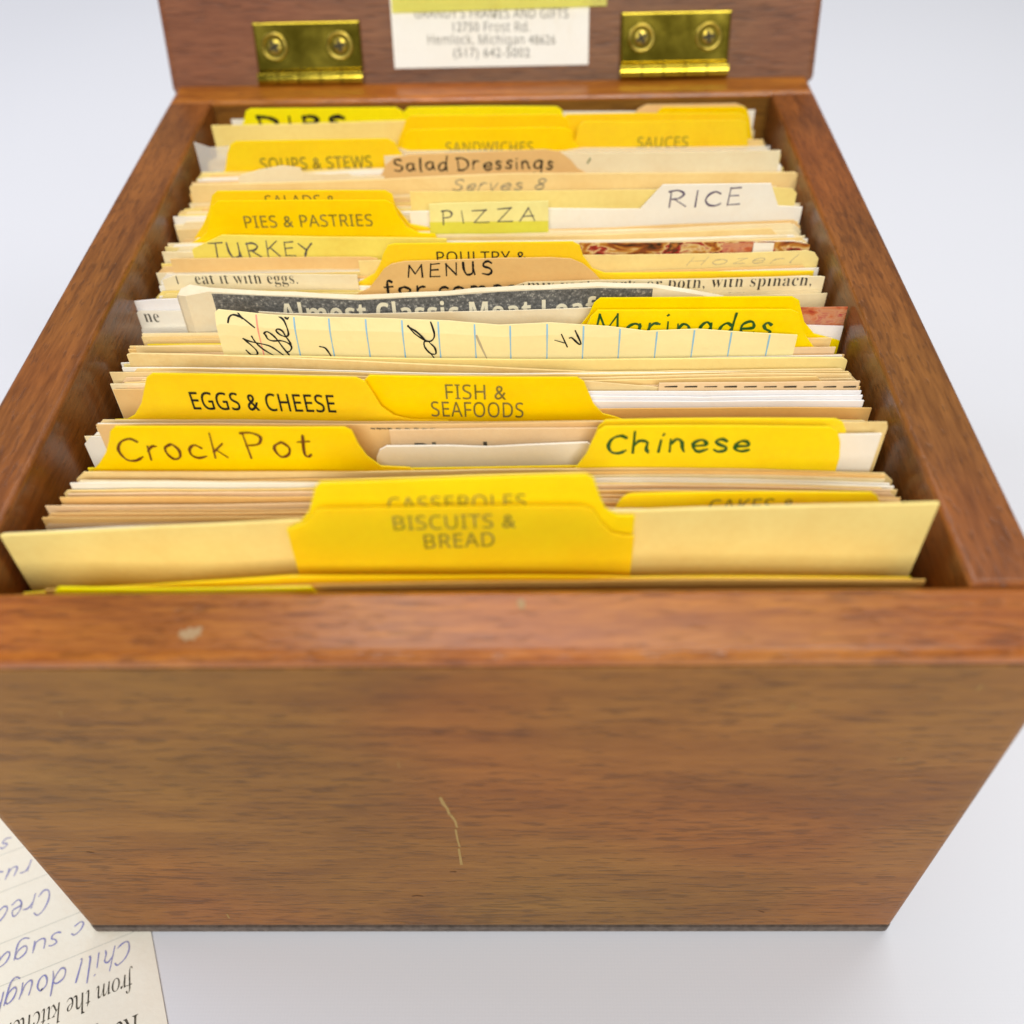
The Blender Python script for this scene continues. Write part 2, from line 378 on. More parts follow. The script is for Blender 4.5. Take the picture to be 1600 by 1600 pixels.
# printed lettering: text curve -> mesh -> 2-D
SERIF, ITALIC, SCRIPT, SANSB, SANS = (0x1D400, 0x1D41A), (0x1D434, 0x1D44E), (0x1D4D0, 0x1D4EA), (0x1D5D4, 0x1D5EE), (0x1D5A0, 0x1D5BA)
def style(s, st):
    if not st: return s
    o = ''
    for c in s:
        if st is ITALIC and c == 'h': o += '\u210e'
        elif 'A' <= c <= 'Z': o += chr(st[0] + ord(c) - 65)
        elif 'a' <= c <= 'z': o += chr(st[1] + ord(c) - 97)
        else: o += c
    return o
CAPH = {}
def text_mesh(s, st=None, thin=0.0, spacing=1.0):
    def mk(t):
        cu = bpy.data.curves.new('lettering', 'FONT'); cu.body = t; cu.offset = thin; cu.space_character = spacing
        cu.resolution_u = 3
        ob = bpy.data.objects.new('lettering', cu); sc.collection.objects.link(ob)
        bpy.context.view_layer.update()
        me = bpy.data.meshes.new_from_object(ob.evaluated_get(bpy.context.evaluated_depsgraph_get()))
        bpy.data.objects.remove(ob); bpy.data.curves.remove(cu)
        V = [(v.co.x, v.co.y) for v in me.vertices]; Fc = [tuple(p.vertices) for p in me.polygons]
        bpy.data.meshes.remove(me); return V, Fc
    if st not in CAPH:
        V, _ = mk(style('H', st)); CAPH[st] = max(v[1] for v in V)
    V, Fc = mk(style(s, st))
    x0, x1 = min(v[0] for v in V), max(v[0] for v in V)
    return [((v[0] - x0) / (x1 - x0), v[1] / CAPH[st]) for v in V], Fc

# ------------------------------------------------------------------ cards
FLOOR = 0.0075
class Card:
    """an upright sheet of card: a top profile (x,z) in metres, sides straight down to the box floor"""
    def __init__(s, name, Y, prof, mat, th=0.00022, z0=FLOOR, lean=0.0, bulge=None, rows=5, wob=0.0, mats=None, curl=None):
        s.Y, s.th, s.lean, s.bulge, s.curl = Y, th, lean, bulge, curl
        prof = [list(p) for p in prof]
        for i in range(1, len(prof)):
            if prof[i][0] <= prof[i - 1][0] + 2e-5: prof[i][0] = prof[i - 1][0] + 2e-5
        s.prof = prof
        xs = []
        for (a, za), (b, zb) in zip(prof, prof[1:]):
            n = max(1, int((b - a) / 0.004))
            for j in range(n): xs.append((a + (b - a) * j / n, za + (zb - za) * j / n))
        xs.append(tuple(prof[-1]))
        s.cx = (prof[0][0] + prof[-1][0]) / 2
        s.loc = Vector((s.cx, Y, z0))
        rnd = random.Random(int(Y * 1e6))
        bm = bmesh.new()
        fr, bk = [], []
        for i, (x, z) in enumerate(xs):
            if wob and 0 < i < len(xs) - 1: z += rnd.uniform(-wob, wob)
            c0, c1 = [], []
            for r in range(rows + 1):
                t = r / rows
                zz = z0 + (z - z0) * t
                y = s.surf(x, zz)
                h = s.half(x)
                c0.append(bm.verts.new(Vector((x, y - h, zz)) - s.loc)); c1.append(bm.verts.new(Vector((x, y + h, zz)) - s.loc))
            fr.append(c0); bk.append(c1)
        for i in range(len(xs) - 1):
            for r in range(rows):
                bm.faces.new((fr[i][r], fr[i + 1][r], fr[i + 1][r + 1], fr[i][r + 1]))
                bm.faces.new((bk[i + 1][r], bk[i][r], bk[i][r + 1], bk[i + 1][r + 1]))
            bm.faces.new((fr[i][rows], fr[i + 1][rows], bk[i + 1][rows], bk[i][rows]))
            bm.faces.new((fr[i + 1][0], fr[i][0], bk[i][0], bk[i + 1][0]))
        for r in range(rows):
            bm.faces.new((bk[0][r], fr[0][r], fr[0][r + 1], bk[0][r + 1]))
            bm.faces.new((fr[-1][r], bk[-1][r], bk[-1][r + 1], fr[-1][r + 1]))
        s.o = link(name, bm, mats or mat, None, s.loc)
    def half(s, x):
        h = s.th / 2
        if s.bulge:
            r = s.bulge; d = min(1.0, max(0.0, (x - s.prof[0][0]) / r))
            h *= max(0.08, math.sqrt(max(0, 1 - (1 - d) ** 2)))
            h += 0.0013 * math.sin(math.pi * min(1.0, max(0.0, (x - s.prof[0][0]) / 0.0058)))   # the rolled-over end
        return h
    def surf(s, x, z):
        y = s.Y + sway(x, s.Y) + s.lean * (z - 0.085)
        if s.curl: y += s.curl(x, z)
        return y
    def top(s, x):
        p = s.prof
        for a, b in zip(p, p[1:]):
            if a[0] <= x <= b[0]: return a[1] + (b[1] - a[1]) * (x - a[0]) / (b[0] - a[0])
        return p[0][1] if x < p[0][0] else p[-1][1]
    def put(s, polys, mat, name='lettering', off=0.00007, clip=True, z_lo=None):
        """polys: list of (verts2d (x,z) metres, faces, layer)"""
        bm = bmesh.new()
        for V, Fc, ly in polys:
            vs = []
            for x, z in V:
                if clip:
                    x = min(max(x, s.prof[0][0] + 2e-4), s.prof[-1][0] - 2e-4)
                    z = min(z, s.top(x) - 1e-4)
                vs.append(bm.verts.new(Vector((x, s.surf(x, z) - s.half(x) - off - 6e-6 * ly, z)) - s.loc))
            for f in Fc:
                try: bm.faces.new([vs[i] for i in f])
                except ValueError: pass
        return link(name, bm, mat, s.o)
    def px(s, p): return at(p[0], p[1], s.Y - s.th / 2)
    def printed(s, text, x0, x1, yb0, yb1, h, mat='ink_tabprint', st=SANS, thin=0.0, spacing=1.05, name='lettering', off=0.00007):
        V, Fc = text_mesh(text, st, thin, spacing)
        a, b = s.px((x0, yb0)), s.px((x1, yb1))
        up = s.px(((x0 + x1) / 2, (yb0 + yb1) / 2 - h))
        mid = ((a[0] + b[0]) / 2, (a[1] + b[1]) / 2)
        U = (up[0] - mid[0], up[1] - mid[1])
        pts = [(a[0] + (b[0] - a[0]) * u + U[0] * v * 0, a[1] + (b[1] - a[1]) * u + U[1] * v) for u, v in V]
        return s.put([(pts, Fc, 0)], mat, name, off)
    def hand(s, text, x0, x1, yb0, yb1, h, mat='ink_pen', w=0.00022, slant=0.0, jit=0.35, name='handwriting', gap=1.6):
        st, W = hand_strokes(text, jit, gap, slant)
        a, b = s.px((x0, yb0)), s.px((x1, yb1))
        up = s.px(((x0 + x1) / 2, (yb0 + yb1) / 2 - h))
        uz = up[1] - (a[1] + b[1]) / 2
        m = [[(a[0] + (b[0] - a[0]) * p[0] / W, a[1] + (b[1] - a[1]) * p[0] / W + uz * p[1] / 10) for p in q] for q in st]
        return s.put(ribbon_polys(m, w), mat, name)
    def scribble(s, strokes_px, mat='ink_pen', w=0.0002, name='handwriting', sm=True):
        m = [[s.px(p) for p in (smooth(q) if sm else q)] for q in strokes_px]
        return s.put(ribbon_polys(m, w), mat, name)
    def patch(s, pix, mat, name, off=0.00005, down=0.012):
        """printed block hugging the sheet: top pixel line, running DOWN metres"""
        top = [s.px(p) for p in pix]
        V, Fc = [], []
        xs = []
        for (a, za), (b, zb) in zip(top, top[1:]):
            n = max(1, int((b - a) / 0.003))
            xs += [(a + (b - a) * j / n, za + (zb - za) * j / n) for j in range(n)]
        xs.append(top[-1])
        for i, (x, z) in enumerate(xs):
            V += [(x, z), (x, z - down)]
            if i: Fc.append((2 * i - 2, 2 * i - 1, 2 * i + 1, 2 * i))
        return s.put([(V, Fc, 0)], mat, name, off)

def card_px(name, Y, pix, mat, label, cat, ext=(None, None), **kw):
    """top edge given where the photograph shows it; ext = (left x, right x) in metres when the sheet runs on at the last height"""
    prof = [at(px, py, Y - kw.get('th', 0.0002) / 2) for px, py in pix]
    lim = 0.0830 if name == 'divider_card' else 1.0              # a divider's shoulders are no higher than the cards
    if ext[0] is not None: prof = [(ext[0], min(lim, prof[0][1])), (prof[0][0] - 0.0015, min(lim, prof[0][1]))] + prof
    if ext[1] is not None: prof = prof + [(prof[-1][0] + 0.0015, min(lim, prof[-1][1])), (ext[1], min(lim, prof[-1][1]))]
    group = kw.pop('group', None)
    c = Card(name, Y, prof, mat, **kw)
    tag(c.o, label, cat, group)
    return c

# ------------------------------------------------------------------ table
bm = bmesh.new()
bmesh.ops.create_grid(bm, x_segments=8, y_segments=8, size=1.6)
table = link('table', bm, 'white_cloth', None, (0, 0.6, 0))
tag(table, kind='structure')

# ------------------------------------------------------------------ wooden box
W, D, H = 0.152, 0.1682, 0.0912
YF, YB, XI = 0.0105, 0.1590, 0.0658
B0 = 0.0006
box = bpy.data.objects.new('recipe_box', None)
sc.collection.objects.link(box)
box.location = (0, D / 2, 0)
box.empty_display_size = 0.05
tag(box, 'open brown wooden recipe box with brass hinges, packed with recipe cards', 'recipe box')
OFF = Vector((0, -D / 2, 0))
def bpart(name, lo, hi, mat, r, edges=None, parent=None, sm=True):
    bm = bmesh.new()
    rbox(bm, Vector(lo) + OFF, Vector(hi) + OFF, r, 4, edges)
    o = link(name, bm, mat, parent or box)
    return o
ZB = B0 + 0.0021
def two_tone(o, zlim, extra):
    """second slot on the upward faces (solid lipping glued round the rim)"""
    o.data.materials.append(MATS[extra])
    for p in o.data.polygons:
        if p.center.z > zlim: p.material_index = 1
hx = W / 2
LIP = 0.0030
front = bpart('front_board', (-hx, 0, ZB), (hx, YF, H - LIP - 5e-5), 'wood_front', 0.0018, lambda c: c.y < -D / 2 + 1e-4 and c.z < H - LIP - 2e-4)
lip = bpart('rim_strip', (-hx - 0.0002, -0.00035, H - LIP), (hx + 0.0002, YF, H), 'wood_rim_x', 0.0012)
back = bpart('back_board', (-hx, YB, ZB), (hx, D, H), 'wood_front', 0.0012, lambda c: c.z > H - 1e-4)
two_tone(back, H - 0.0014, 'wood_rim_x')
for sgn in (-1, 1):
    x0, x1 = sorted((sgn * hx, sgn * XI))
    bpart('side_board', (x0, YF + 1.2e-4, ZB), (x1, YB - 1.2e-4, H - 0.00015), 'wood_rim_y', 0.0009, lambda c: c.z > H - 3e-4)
bpart('bottom_board', (-XI + 1e-4, YF + 1e-4, ZB + 0.0005), (XI - 1e-4, YB - 1e-4, 0.0072), 'wood_rim_y', 0)
bpart('felt_base', (-hx + 0.0001, 0.0001, B0), (hx - 0.0001, D - 0.0001, ZB - 2e-5), 'felt', 0.0012, lambda c: abs(c.z - (B0 + ZB) / 2) < 2e-4 )

# wear on the front
def on_front(px, py):
    d = ray(px, py); p = CAM + d * ((0 - CAM.y) / d.y); return p.x, p.z
def front_mark(name, strokes, mat, hw):
    polys = ribbon_polys([[on_front(*p) for p in s] for s in strokes], hw)
    bm = bmesh.new()
    for V, Fc, ly in polys:
        vs = [bm.verts.new(Vector((x, -0.00004 - 6e-6 * ly, z)) + OFF) for x, z in V]
        for f in Fc: bm.faces.new([vs[i] for i in f])
    return link(name, bm, mat, front)
front_mark('scratch', [[(688, 1246), (693, 1256), (699, 1263), (702, 1272)], [(705, 1274), (711, 1282), (714, 1292)], [(712, 1296), (715, 1312), (718, 1322)], [(717, 1326), (721, 1350)]], 'scratch_pale', 0.00030)
front_mark('scratch', [[(622, 1190), (624, 1199)]], 'scratch_pale', 0.000086)
front_mark('scratch', [[(1402, 1190), (1410, 1183)]], 'scratch_pale', 0.000101)
front_mark('scratch', [[(1228, 1108), (1240, 1100)], [(1237, 1108), (1243, 1102)]], 'scratch_pale', 0.000086)
front_mark('scratch', [[(1527, 1077), (1534, 1071)]], 'scratch_pale', 0.000216)
front_mark('scratch', [[(355, 1428), (358, 1434)]], 'scratch_pale', 0.000216)
front_mark('scratch', [[(94, 1110), (96, 1120)]], 'scratch_pale', 0.000086)
front_mark('dent', [[(645, 1400), (652, 1399), (660, 1400)]], 'dent_dark', 0.000202)
front_mark('dent', [[(704, 1362), (712, 1362)]], 'dent_dark', 0.00018)
front_mark('dent', [[(136, 1331), (146, 1332)]], 'dent_dark', 0.00016)
front_mark('dent', [[(1186, 1423), (1193, 1425)]], 'dent_dark', 0.000180)
def rim_chip(pts, mat='chip_pale'):
    bm = bmesh.new()
    vs = [bm.verts.new(Vector((*on_z(px, py, H)[:2], H + 0.00004)) + OFF) for px, py in pts]
    bm.faces.new(vs)
    link('chip', bm, mat, lip)
rim_chip([(279, 991), (283, 984), (289, 986), (296, 980), (303, 983), (311, 979), (319, 981), (313, 986), (315, 992), (307, 994), (303, 1001), (296, 998), (289, 1003), (286, 997), (281, 997)])
rim_chip([(808, 938), (813, 936), (820, 939), (821, 948), (817, 952), (810, 950)])

# ------------------------------------------------------------------ lid (a thick board standing open, leaning back)
LEAN = math.radians(17)
LO = Vector((0, 0.1692, 0.0912))
E1 = Vector((1, 0, 0.0042)).normalized()
E2 = Vector((0, math.sin(LEAN), math.cos(LEAN)))
E2 = (E2 - E1 * E2.dot(E1)).normalized()
E3 = E1.cross(E2).normalized()                                         # towards the viewer is -Y
if E3.y > 0: E3 = -E3
def lid_uv(px, py, lift=0.0):
    d = ray(px, py); o = LO + E3 * lift
    p = CAM + d * ((o - CAM).dot(E3) / d.dot(E3)) - o
    return p.dot(E1), p.dot(E2)
def lid_pt(u, v, n): return LO + E1 * u + E2 * v + E3 * n + OFF
def lid_box(bm, u0, u1, v0, v1, n0, n1, r=0.0, seg=3, edges=None):
    before = set(bm.verts)
    rbox(bm, (u0, v0, n0), (u1, v1, n1), r, seg, edges)
    for v in bm.verts:
        if v not in before: v.co = lid_pt(*v.co)
bm = bmesh.new()
lid_box(bm, -0.0782, 0.0782, -0.0026, 0.168, -0.014, 0.0, 0.0018, 4)
lid = link('lid', bm, 'wood_lid', box)

def hinge(px0, py0, px1, py1):
    u0, v1 = lid_uv(px0, py0); u1, _ = lid_uv(px1, py1)
    v1 = (lid_uv(px0, py0)[1] + lid_uv(px1, py1)[1]) / 2
    bm = bmesh.new()
    lid_box(bm, u0, u1, 0.0024, v1, 0.00002, 0.0015, 0.0007, 3, lambda c: c.z > 0.001)
    h = link('hinge', bm, 'brass', box)
    n = 5; L = u1 - u0
    bm = bmesh.new()
    for i in range(n):
        a, b = u0 + L * i / n + 0.00015, u0 + L * (i + 1) / n - 0.00015
        m = Matrix.Translation(lid_pt((a + b) / 2, 0.0010, 0.0016)) @ E1.to_track_quat('Z', 'Y').to_matrix().to_4x4()
        bmesh.ops.create_cone(bm, cap_ends=True, segments=28, radius1=0.00165, radius2=0.00165, depth=b - a, matrix=m)
    for e in bm.edges:
        if any(len(f.verts) > 4 for f in e.link_faces): e.smooth = False
    kn = link('knuckle', bm, 'brass', h)
    for p in kn.data.polygons: p.use_smooth = len(p.vertices) == 4
    vc = 0.0024 + (v1 - 0.0024) * 0.52
    for fr in (0.19, 0.80):
        uc = u0 + L * fr
        bm = bmesh.new()
        prof = [(0.0, 0.00168), (0.0012, 0.00166), (0.0017, 0.00158), (0.0019, 0.00135), (0.0021, 0.00130), (0.0025, 0.00185), (0.0028, 0.00194), (0.0030, 0.00182), (0.0032, 0.00145)]
        rings = []
        for r, z in prof:
            rings.append([bm.verts.new(lid_pt(uc + r * math.cos(t), vc + r * math.sin(t), z)) for t in [2 * math.pi * i / 32 for i in range(32)]] if r else [bm.verts.new(lid_pt(uc, vc, z))])
        for A, B in zip(rings, rings[1:]):
            for i in range(32):
                j = (i + 1) % 32
                bm.faces.new((A[0], B[i], B[j]) if len(A) == 1 else (A[i], B[i], B[j], A[j]))
        scr = link('screw', bm, 'brass_screw', h, smooth=True)
        rot = 0.5 if fr < 0.5 else 0.15
        c, s_ = math.cos(rot), math.sin(rot)
        bm = bmesh.new()
        for lay, (lu, lv) in enumerate(((0.00135, 0.00042), (0.00042, 0.00135))):
            vs = []
            for a, b in ((-1, -1), (1, -1), (1, 1), (-1, 1)):
                x, y = a * lu, b * lv
                vs.append((uc + x * c - y * s_, vc + x * s_ + y * c))
            top = [bm.verts.new(lid_pt(x, y, 0.00172 + 0.00001 * lay)) for x, y in vs]; bm.faces.new(top)
        link('cross_slot', bm, 'screw_recess', h)
    return h
hinge(395, 38, 562, 28)
hinge(970, 20, 1143, 14)

# maker's label on the lid
u0, vb = lid_uv(617, 107); u1, _ = lid_uv(919, 103)
bm = bmesh.new(); lid_box(bm, u0, u1, vb, vb + 0.0235, 0.00003, 0.00022, 0.0)
sticker = link('maker_label', bm, 'sticker_white', box)
def lid_print(text, x0, x1, yb, h, thin=0.0, n=0.00027):
    V, Fc = text_mesh(text, SANS, thin, 1.05)
    a, b = lid_uv(x0, yb), lid_uv(x1, yb); up = lid_uv((x0 + x1) / 2, yb - h)
    uz = up[1] - (a[1] + b[1]) / 2
    return [(a[0] + (b[0] - a[0]) * s, a[1] + (b[1] - a[1]) * s + uz * t, n) for s, t in V], Fc
bm = bmesh.new()
for t, x0, x1, yb, h, th in (("GRANDY'S FRAMES AND GIFTS", 648, 888, 28, 15, 0.004), ('12750 Frost Rd.', 708, 828, 49, 15, 0.0), ('Hemlock, Michigan 48626', 669, 868, 69, 15, 0.0), ('(517) 642-5002', 709, 828, 89, 15, 0.0)):
    V, Fc = lid_print(t, x0, x1, yb, h, th)
    vs = [bm.verts.new(lid_pt(*v)) for v in V]
    for f in Fc:
        try: bm.faces.new([vs[i] for i in f])
        except ValueError: pass
link('lettering', bm, 'ink_grey', sticker)
# sticky note over the top of the label
nu0, nv0 = lid_uv(613, 20, 0.0005); nu1, nv1 = lid_uv(948, 9, 0.0005)
bm = bmesh.new()
grid = []
for i in range(9):
    t = i / 8
    col = []
    for j in range(5):
        v = nv0 + (nv1 - nv0) * t + 0.04 * j / 4
        n = 0.0005 + 0.0006 * (1 - j / 4) ** 2 * (0.5 + 0.5 * math.sin(3 * t))
        col.append(lid_pt(nu0 + (nu1 - nu0) * t, v, n) - OFF)
    grid.append(col)
base = LO + E1 * (nu0 + nu1) / 2 + E2 * nv0
fr = [[bm.verts.new(p - base) for p in c] for c in grid]
for i in range(8):
    for j in range(4): bm.faces.new((fr[i][j], fr[i + 1][j], fr[i + 1][j + 1], fr[i][j + 1]))
ret = bmesh.ops.solidify(bm, geom=list(bm.faces), thickness=0.00012)
note = link('sticky_note', bm, 'note_neon', None, base)
tag(note, 'fluorescent yellow sticky note stuck over the label on the open lid', 'sticky note')

# ------------------------------------------------------------------ the packed cards, front to back
LX, RX = -0.0632, 0.0636
Yel = 'divider_yellow'
def divider(Y, pix, label, ext=(None, None), mat=Yel, th=0.0003, **kw):
    return card_px('divider_card', Y, pix, mat, label, 'divider', ext, th=th, **kw)

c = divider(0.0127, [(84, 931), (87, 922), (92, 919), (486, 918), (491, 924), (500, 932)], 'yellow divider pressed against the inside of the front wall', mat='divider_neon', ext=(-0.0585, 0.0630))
c = card_px('recipe_card', 0.0136, [(70, 922), (500, 914), (900, 909), (1446, 907)], 'paper_manila', 'tan card standing just behind the front wall of the box', 'recipe card')
c = divider(0.0148, [(36, 928), (130, 921), (300, 911), (455, 901), (700, 901), (990, 903), (1424, 904)], 'low yellow sheet standing in for reflected yellow light below the biscuits and bread tab', mat='divider_yellow')  # shaped like a divider, stands in for yellow reflected on the cream card
c = divider(0.0183, [(450, 834), (458, 826), (476, 818), (488, 806), (494, 798), (502, 796), (912, 792), (928, 798), (940, 818), (956, 834), (975, 838), (991, 839)], 'blurred yellow divider with printed BISCUITS & BREAD tab, nearest the front', th=0.0004)
c.printed('BISCUITS &', 616, 806, 828, 824, 22, 'ink_hazed', thin=0.003); c.printed('BREAD', 664, 773, 857, 853, 22, 'ink_hazed', thin=0.003)
c = divider(0.0194, [(448, 828), (468, 818), (482, 802), (488, 780), (491, 764), (500, 755), (915, 742), (928, 748), (937, 775), (946, 796), (964, 806), (992, 807)], 'yellow divider with printed CASSEROLES tab behind the biscuits and bread tab', mat='divider_bright', th=0.0004)
c.printed('CASSEROLES', 608, 822, 799, 793, 22, 'ink_hazed', thin=0.001)
c = card_px('recipe_card', 0.0206, [(0, 838), (250, 825), (450, 815), (992, 800), (1250, 793), (1468, 787)], 'paper_butter', 'wide cream card standing tallest at the front of the stack', 'recipe card', th=0.0005)
c = card_px('recipe_card', 0.0215, [(6, 834), (300, 821), (1000, 797), (1440, 786)], 'paper_pale', 'pale card directly behind the wide cream front card', 'recipe card')
c = card_px('recipe_card', 0.0224, [(18, 834), (180, 824), (600, 806), (1100, 797)], 'paper_white', 'white card with blue handwriting at its top left corner', 'recipe card')
c.hand('12 9', 92, 146, 842, 838, 17, 'ink_blue', 0.0002)
c = divider(0.0262, [(962, 794), (970, 781), (980, 774), (990, 772), (1362, 770), (1371, 776), (1376, 788), (1380, 800)], 'yellow divider with half hidden CAKES & tab on the right', ext=(LX + .002, None))
c.printed('CAKES &', 1106, 1240, 800, 798, 20)

c = divider(0.0386, [(905, 724), (916, 710), (925, 690), (934, 674), (945, 667), (1298, 668), (1309, 674), (1313, 690), (1312, 715)], 'yellow divider with green handwritten Chinese tab', ext=(LX + .001, None), mat='divider_bright')
c.hand('Chinese', 948, 1172, 708, 705, 30, 'ink_green', 0.00028, jit=0.3)
c = card_px('recipe_card', 0.0405, [(1150, 682), (1312, 679), (1378, 678)], 'paper_white', 'white card beside the green Chinese tab, right edge', 'recipe card')
c = divider(0.0397, [(140, 740), (154, 726), (165, 708), (170, 690), (172, 674), (180, 667), (538, 668), (550, 674), (560, 695), (574, 714), (595, 729), (640, 731)], 'yellow divider with brown handwritten Crock Pot tab', ext=(None, RX))
c.hand('Crock Pot', 188, 490, 718, 712, 36, 'ink_brown', 0.00022, jit=0.7)
c = divider(0.0414, [(924, 695), (934, 668), (946, 657), (1306, 655), (1317, 660), (1322, 672), (1321, 700)], 'plain yellow divider tab just behind the Chinese tab', ext=(LX + .001, None), mat='divider_bright')
c = card_px('recipe_card', 0.0428, [(1100, 664), (1300, 660), (1386, 660), (1387, 668)], 'paper_buff', 'tan card with worn corner sticking out right of the Chinese tab', 'recipe card')
c = card_px('recipe_card', 0.0434, [(588, 716), (593, 704), (604, 698), (700, 697), (760, 699), (820, 696), (918, 692), (930, 700)], 'paper_white', 'white paper slip with rounded corner between Crock Pot and Chinese tabs', 'recipe card', th=0.0004)
c = card_px('newspaper_clipping', 0.0448, [(608, 672), (760, 670), (935, 669), (1180, 668)], 'paper_peach', 'peach clipping with bold printed word behind the white slip', 'clipping')
c.printed('Blond', 650, 762, 712, 711, 20, 'ink_print', SANSB)
c = card_px('recipe_card', 0.0456, [(150, 664), (330, 662), (700, 663), (1300, 660)], 'paper_tan', 'tan card with a line of cut off print above the Crock Pot tab', 'recipe card')
c.scribble([[(x, 669), (x + 5, 669.5)] for x in (580, 589, 597, 606, 620, 634, 648, 661, 674)], 'ink_print', 0.0002, 'cut_print', False)

c = divider(0.0513, [(196, 657), (210, 649), (221, 630), (226, 604), (229, 590), (238, 584), (556, 590), (571, 597), (582, 614), (596, 636), (616, 650), (642, 656), (700, 657)], 'yellow divider with printed EGGS & CHEESE tab', ext=(None, RX - .001))
c.printed('EGGS & CHEESE', 303, 526, 639, 644, 27, 'ink_black', thin=0.008)
c = divider(0.0529, [(540, 640), (560, 616), (568, 596), (577, 587), (902, 590), (913, 597), (919, 612), (928, 632), (942, 647), (962, 652)], 'yellow divider with printed FISH & SEAFOODS tab', ext=(LX + .002, RX))
c.printed('FISH &', 697, 791, 623, 624, 23); c.printed('SEAFOODS', 675, 818, 650, 652, 23)
c = card_px('recipe_card', 0.0543, [(880, 640), (1100, 638), (1235, 637), (1362, 638)], 'paper_manila', 'tan brown card stained orange right of the fish and seafoods tab', 'recipe card')
for i, (yy, lab) in enumerate(((628, 'lowest white sheet right of the fish tab'), (620, 'middle white sheet right of the fish tab'), (613, 'topmost white sheet right of the fish tab'))):
    c = card_px('recipe_card', 0.0552 + 0.0007 * i, [(560, yy - 1), (925, yy - 1), (1100, yy + random.uniform(-1, 1)), (1346 + 2 * (2 - i), yy - 2)], 'paper_cool', lab, 'recipe card')
c = card_px('newspaper_clipping', 0.0575, [(1030, 599), (1200, 598), (1344, 596)], 'paper_peach', 'clipping with black dashed cutting line along its top edge', 'clipping')
c.scribble([[(x, 604), (x + 17, 603.6)] for x in range(1040, 1340, 31)], 'ink_black', 0.00022, 'dashed_line', False)
c = card_px('recipe_card', 0.0582, [(560, 602), (915, 596), (980, 601), (1036, 606)], 'paper_cream', 'cream paper with torn sloping edge right of the fish tab', 'recipe card', wob=0.00015)

c = card_px('recipe_card', 0.0652, [(198, 555), (205, 553), (341, 556), (560, 565), (740, 573), (1160, 590), (1312, 592)], 'paper_buff', 'large cream card with sloping top edge below the lined note', 'recipe card', th=0.0004)
c = card_px('recipe_card', 0.0664, [(300, 556), (740, 562), (1100, 561), (1318, 560), (1324, 564)], 'paper_butter', 'cream card with curled right corner below the lined note', 'recipe card', th=0.0004)
c = card_px('lined_note', 0.0690, [(333, 495), (338, 492), (420, 498), (500, 501), (600, 503), (700, 506), (780, 511), (860, 508), (950, 512), (1010, 518), (1090, 515), (1170, 520), (1246, 524)], 'paper_note', 'yellow lined notepaper standing sideways with cursive handwriting', 'note',
            curl=lambda x, z, zt=at(700, 506, 0.069)[1]: 0.0014 * max(0, (z - zt + 0.0030) / 0.004) ** 2, rows=40)
for x in (457, 512, 570, 627, 684, 741, 797, 855, 912, 969, 1027, 1085, 1143, 1203):
    t = (x - 333) / 913
    a = c.px((x, 493 + 31 * t))
    c.put(ribbon_polys([[(a[0], a[1] + 0.001 - 0.0007 * j) for j in range(28)]], 0.00013, False), 'rule_blue', 'ruled_line')
a = c.px((399, 500))
c.put(ribbon_polys([[(a[0], a[1] + 0.001 - 0.0007 * j) for j in range(28)]], 0.00013, False), 'rule_red', 'ruled_line')
def z5(pts): return [(140 + x / 2.5806, 420 + y / 2.5806) for x, y in pts]
def z6(pts): return [(740 + x / 2.2857, 420 + y / 2.2857) for x, y in pts]
def z7(pts): return [(330 + x / 6.4, 485 + y / 6.4) for x, y in pts]
def z8(pts): return [(600 + x / 4.848, 485 + y / 4.848) for x, y in pts]
c.scribble([z7([(162, 135), (170, 95), (205, 78), (270, 90), (330, 115), (430, 175)]), z7([(240, 55), (270, 78), (300, 105)]),
            z7([(350, 395), (380, 425), (405, 440), (460, 438), (455, 400), (400, 345), (320, 280)]), z7([(320, 280), (400, 310), (560, 345), (640, 385), (750, 465)]), z7([(405, 255), (440, 310), (520, 385), (640, 455)]),
            z7([(545, 245), (530, 225), (560, 212), (610, 240), (660, 290), (720, 370), (800, 465)]), z7([(545, 245), (570, 285), (620, 302), (700, 300), (770, 325), (805, 365), (785, 405), (750, 412)]),
            z7([(745, 262), (690, 240), (650, 205), (665, 188), (710, 205), (745, 255), (790, 320), (800, 365)]), z7([(680, 95), (720, 120), (760, 185), (772, 240), (745, 262)]), z7([(670, 92), (700, 65), (735, 100), (760, 105), (765, 65)]),
            z7([(1085, 358), (1140, 372), (1185, 430), (1210, 475)]), z7([(1080, 465), (1110, 468)]),
            z8([(180, 125), (240, 180), (330, 230), (372, 215), (380, 170), (345, 90)]), z8([(180, 130), (250, 165), (320, 225)]), z8([(330, 230), (305, 235), (310, 275), (350, 320), (392, 325), (385, 280), (345, 240)]), z8([(350, 318), (390, 368)]),
            z8([(1295, 222), (1365, 242)]), z8([(1345, 180), (1388, 272)]), z8([(1405, 205), (1425, 205), (1475, 250), (1490, 240), (1450, 155)])], 'ink_black', 0.00016)
c.scribble([z8([(700, 190), (735, 270), (780, 365)])], 'ink_faint', 0.0002)

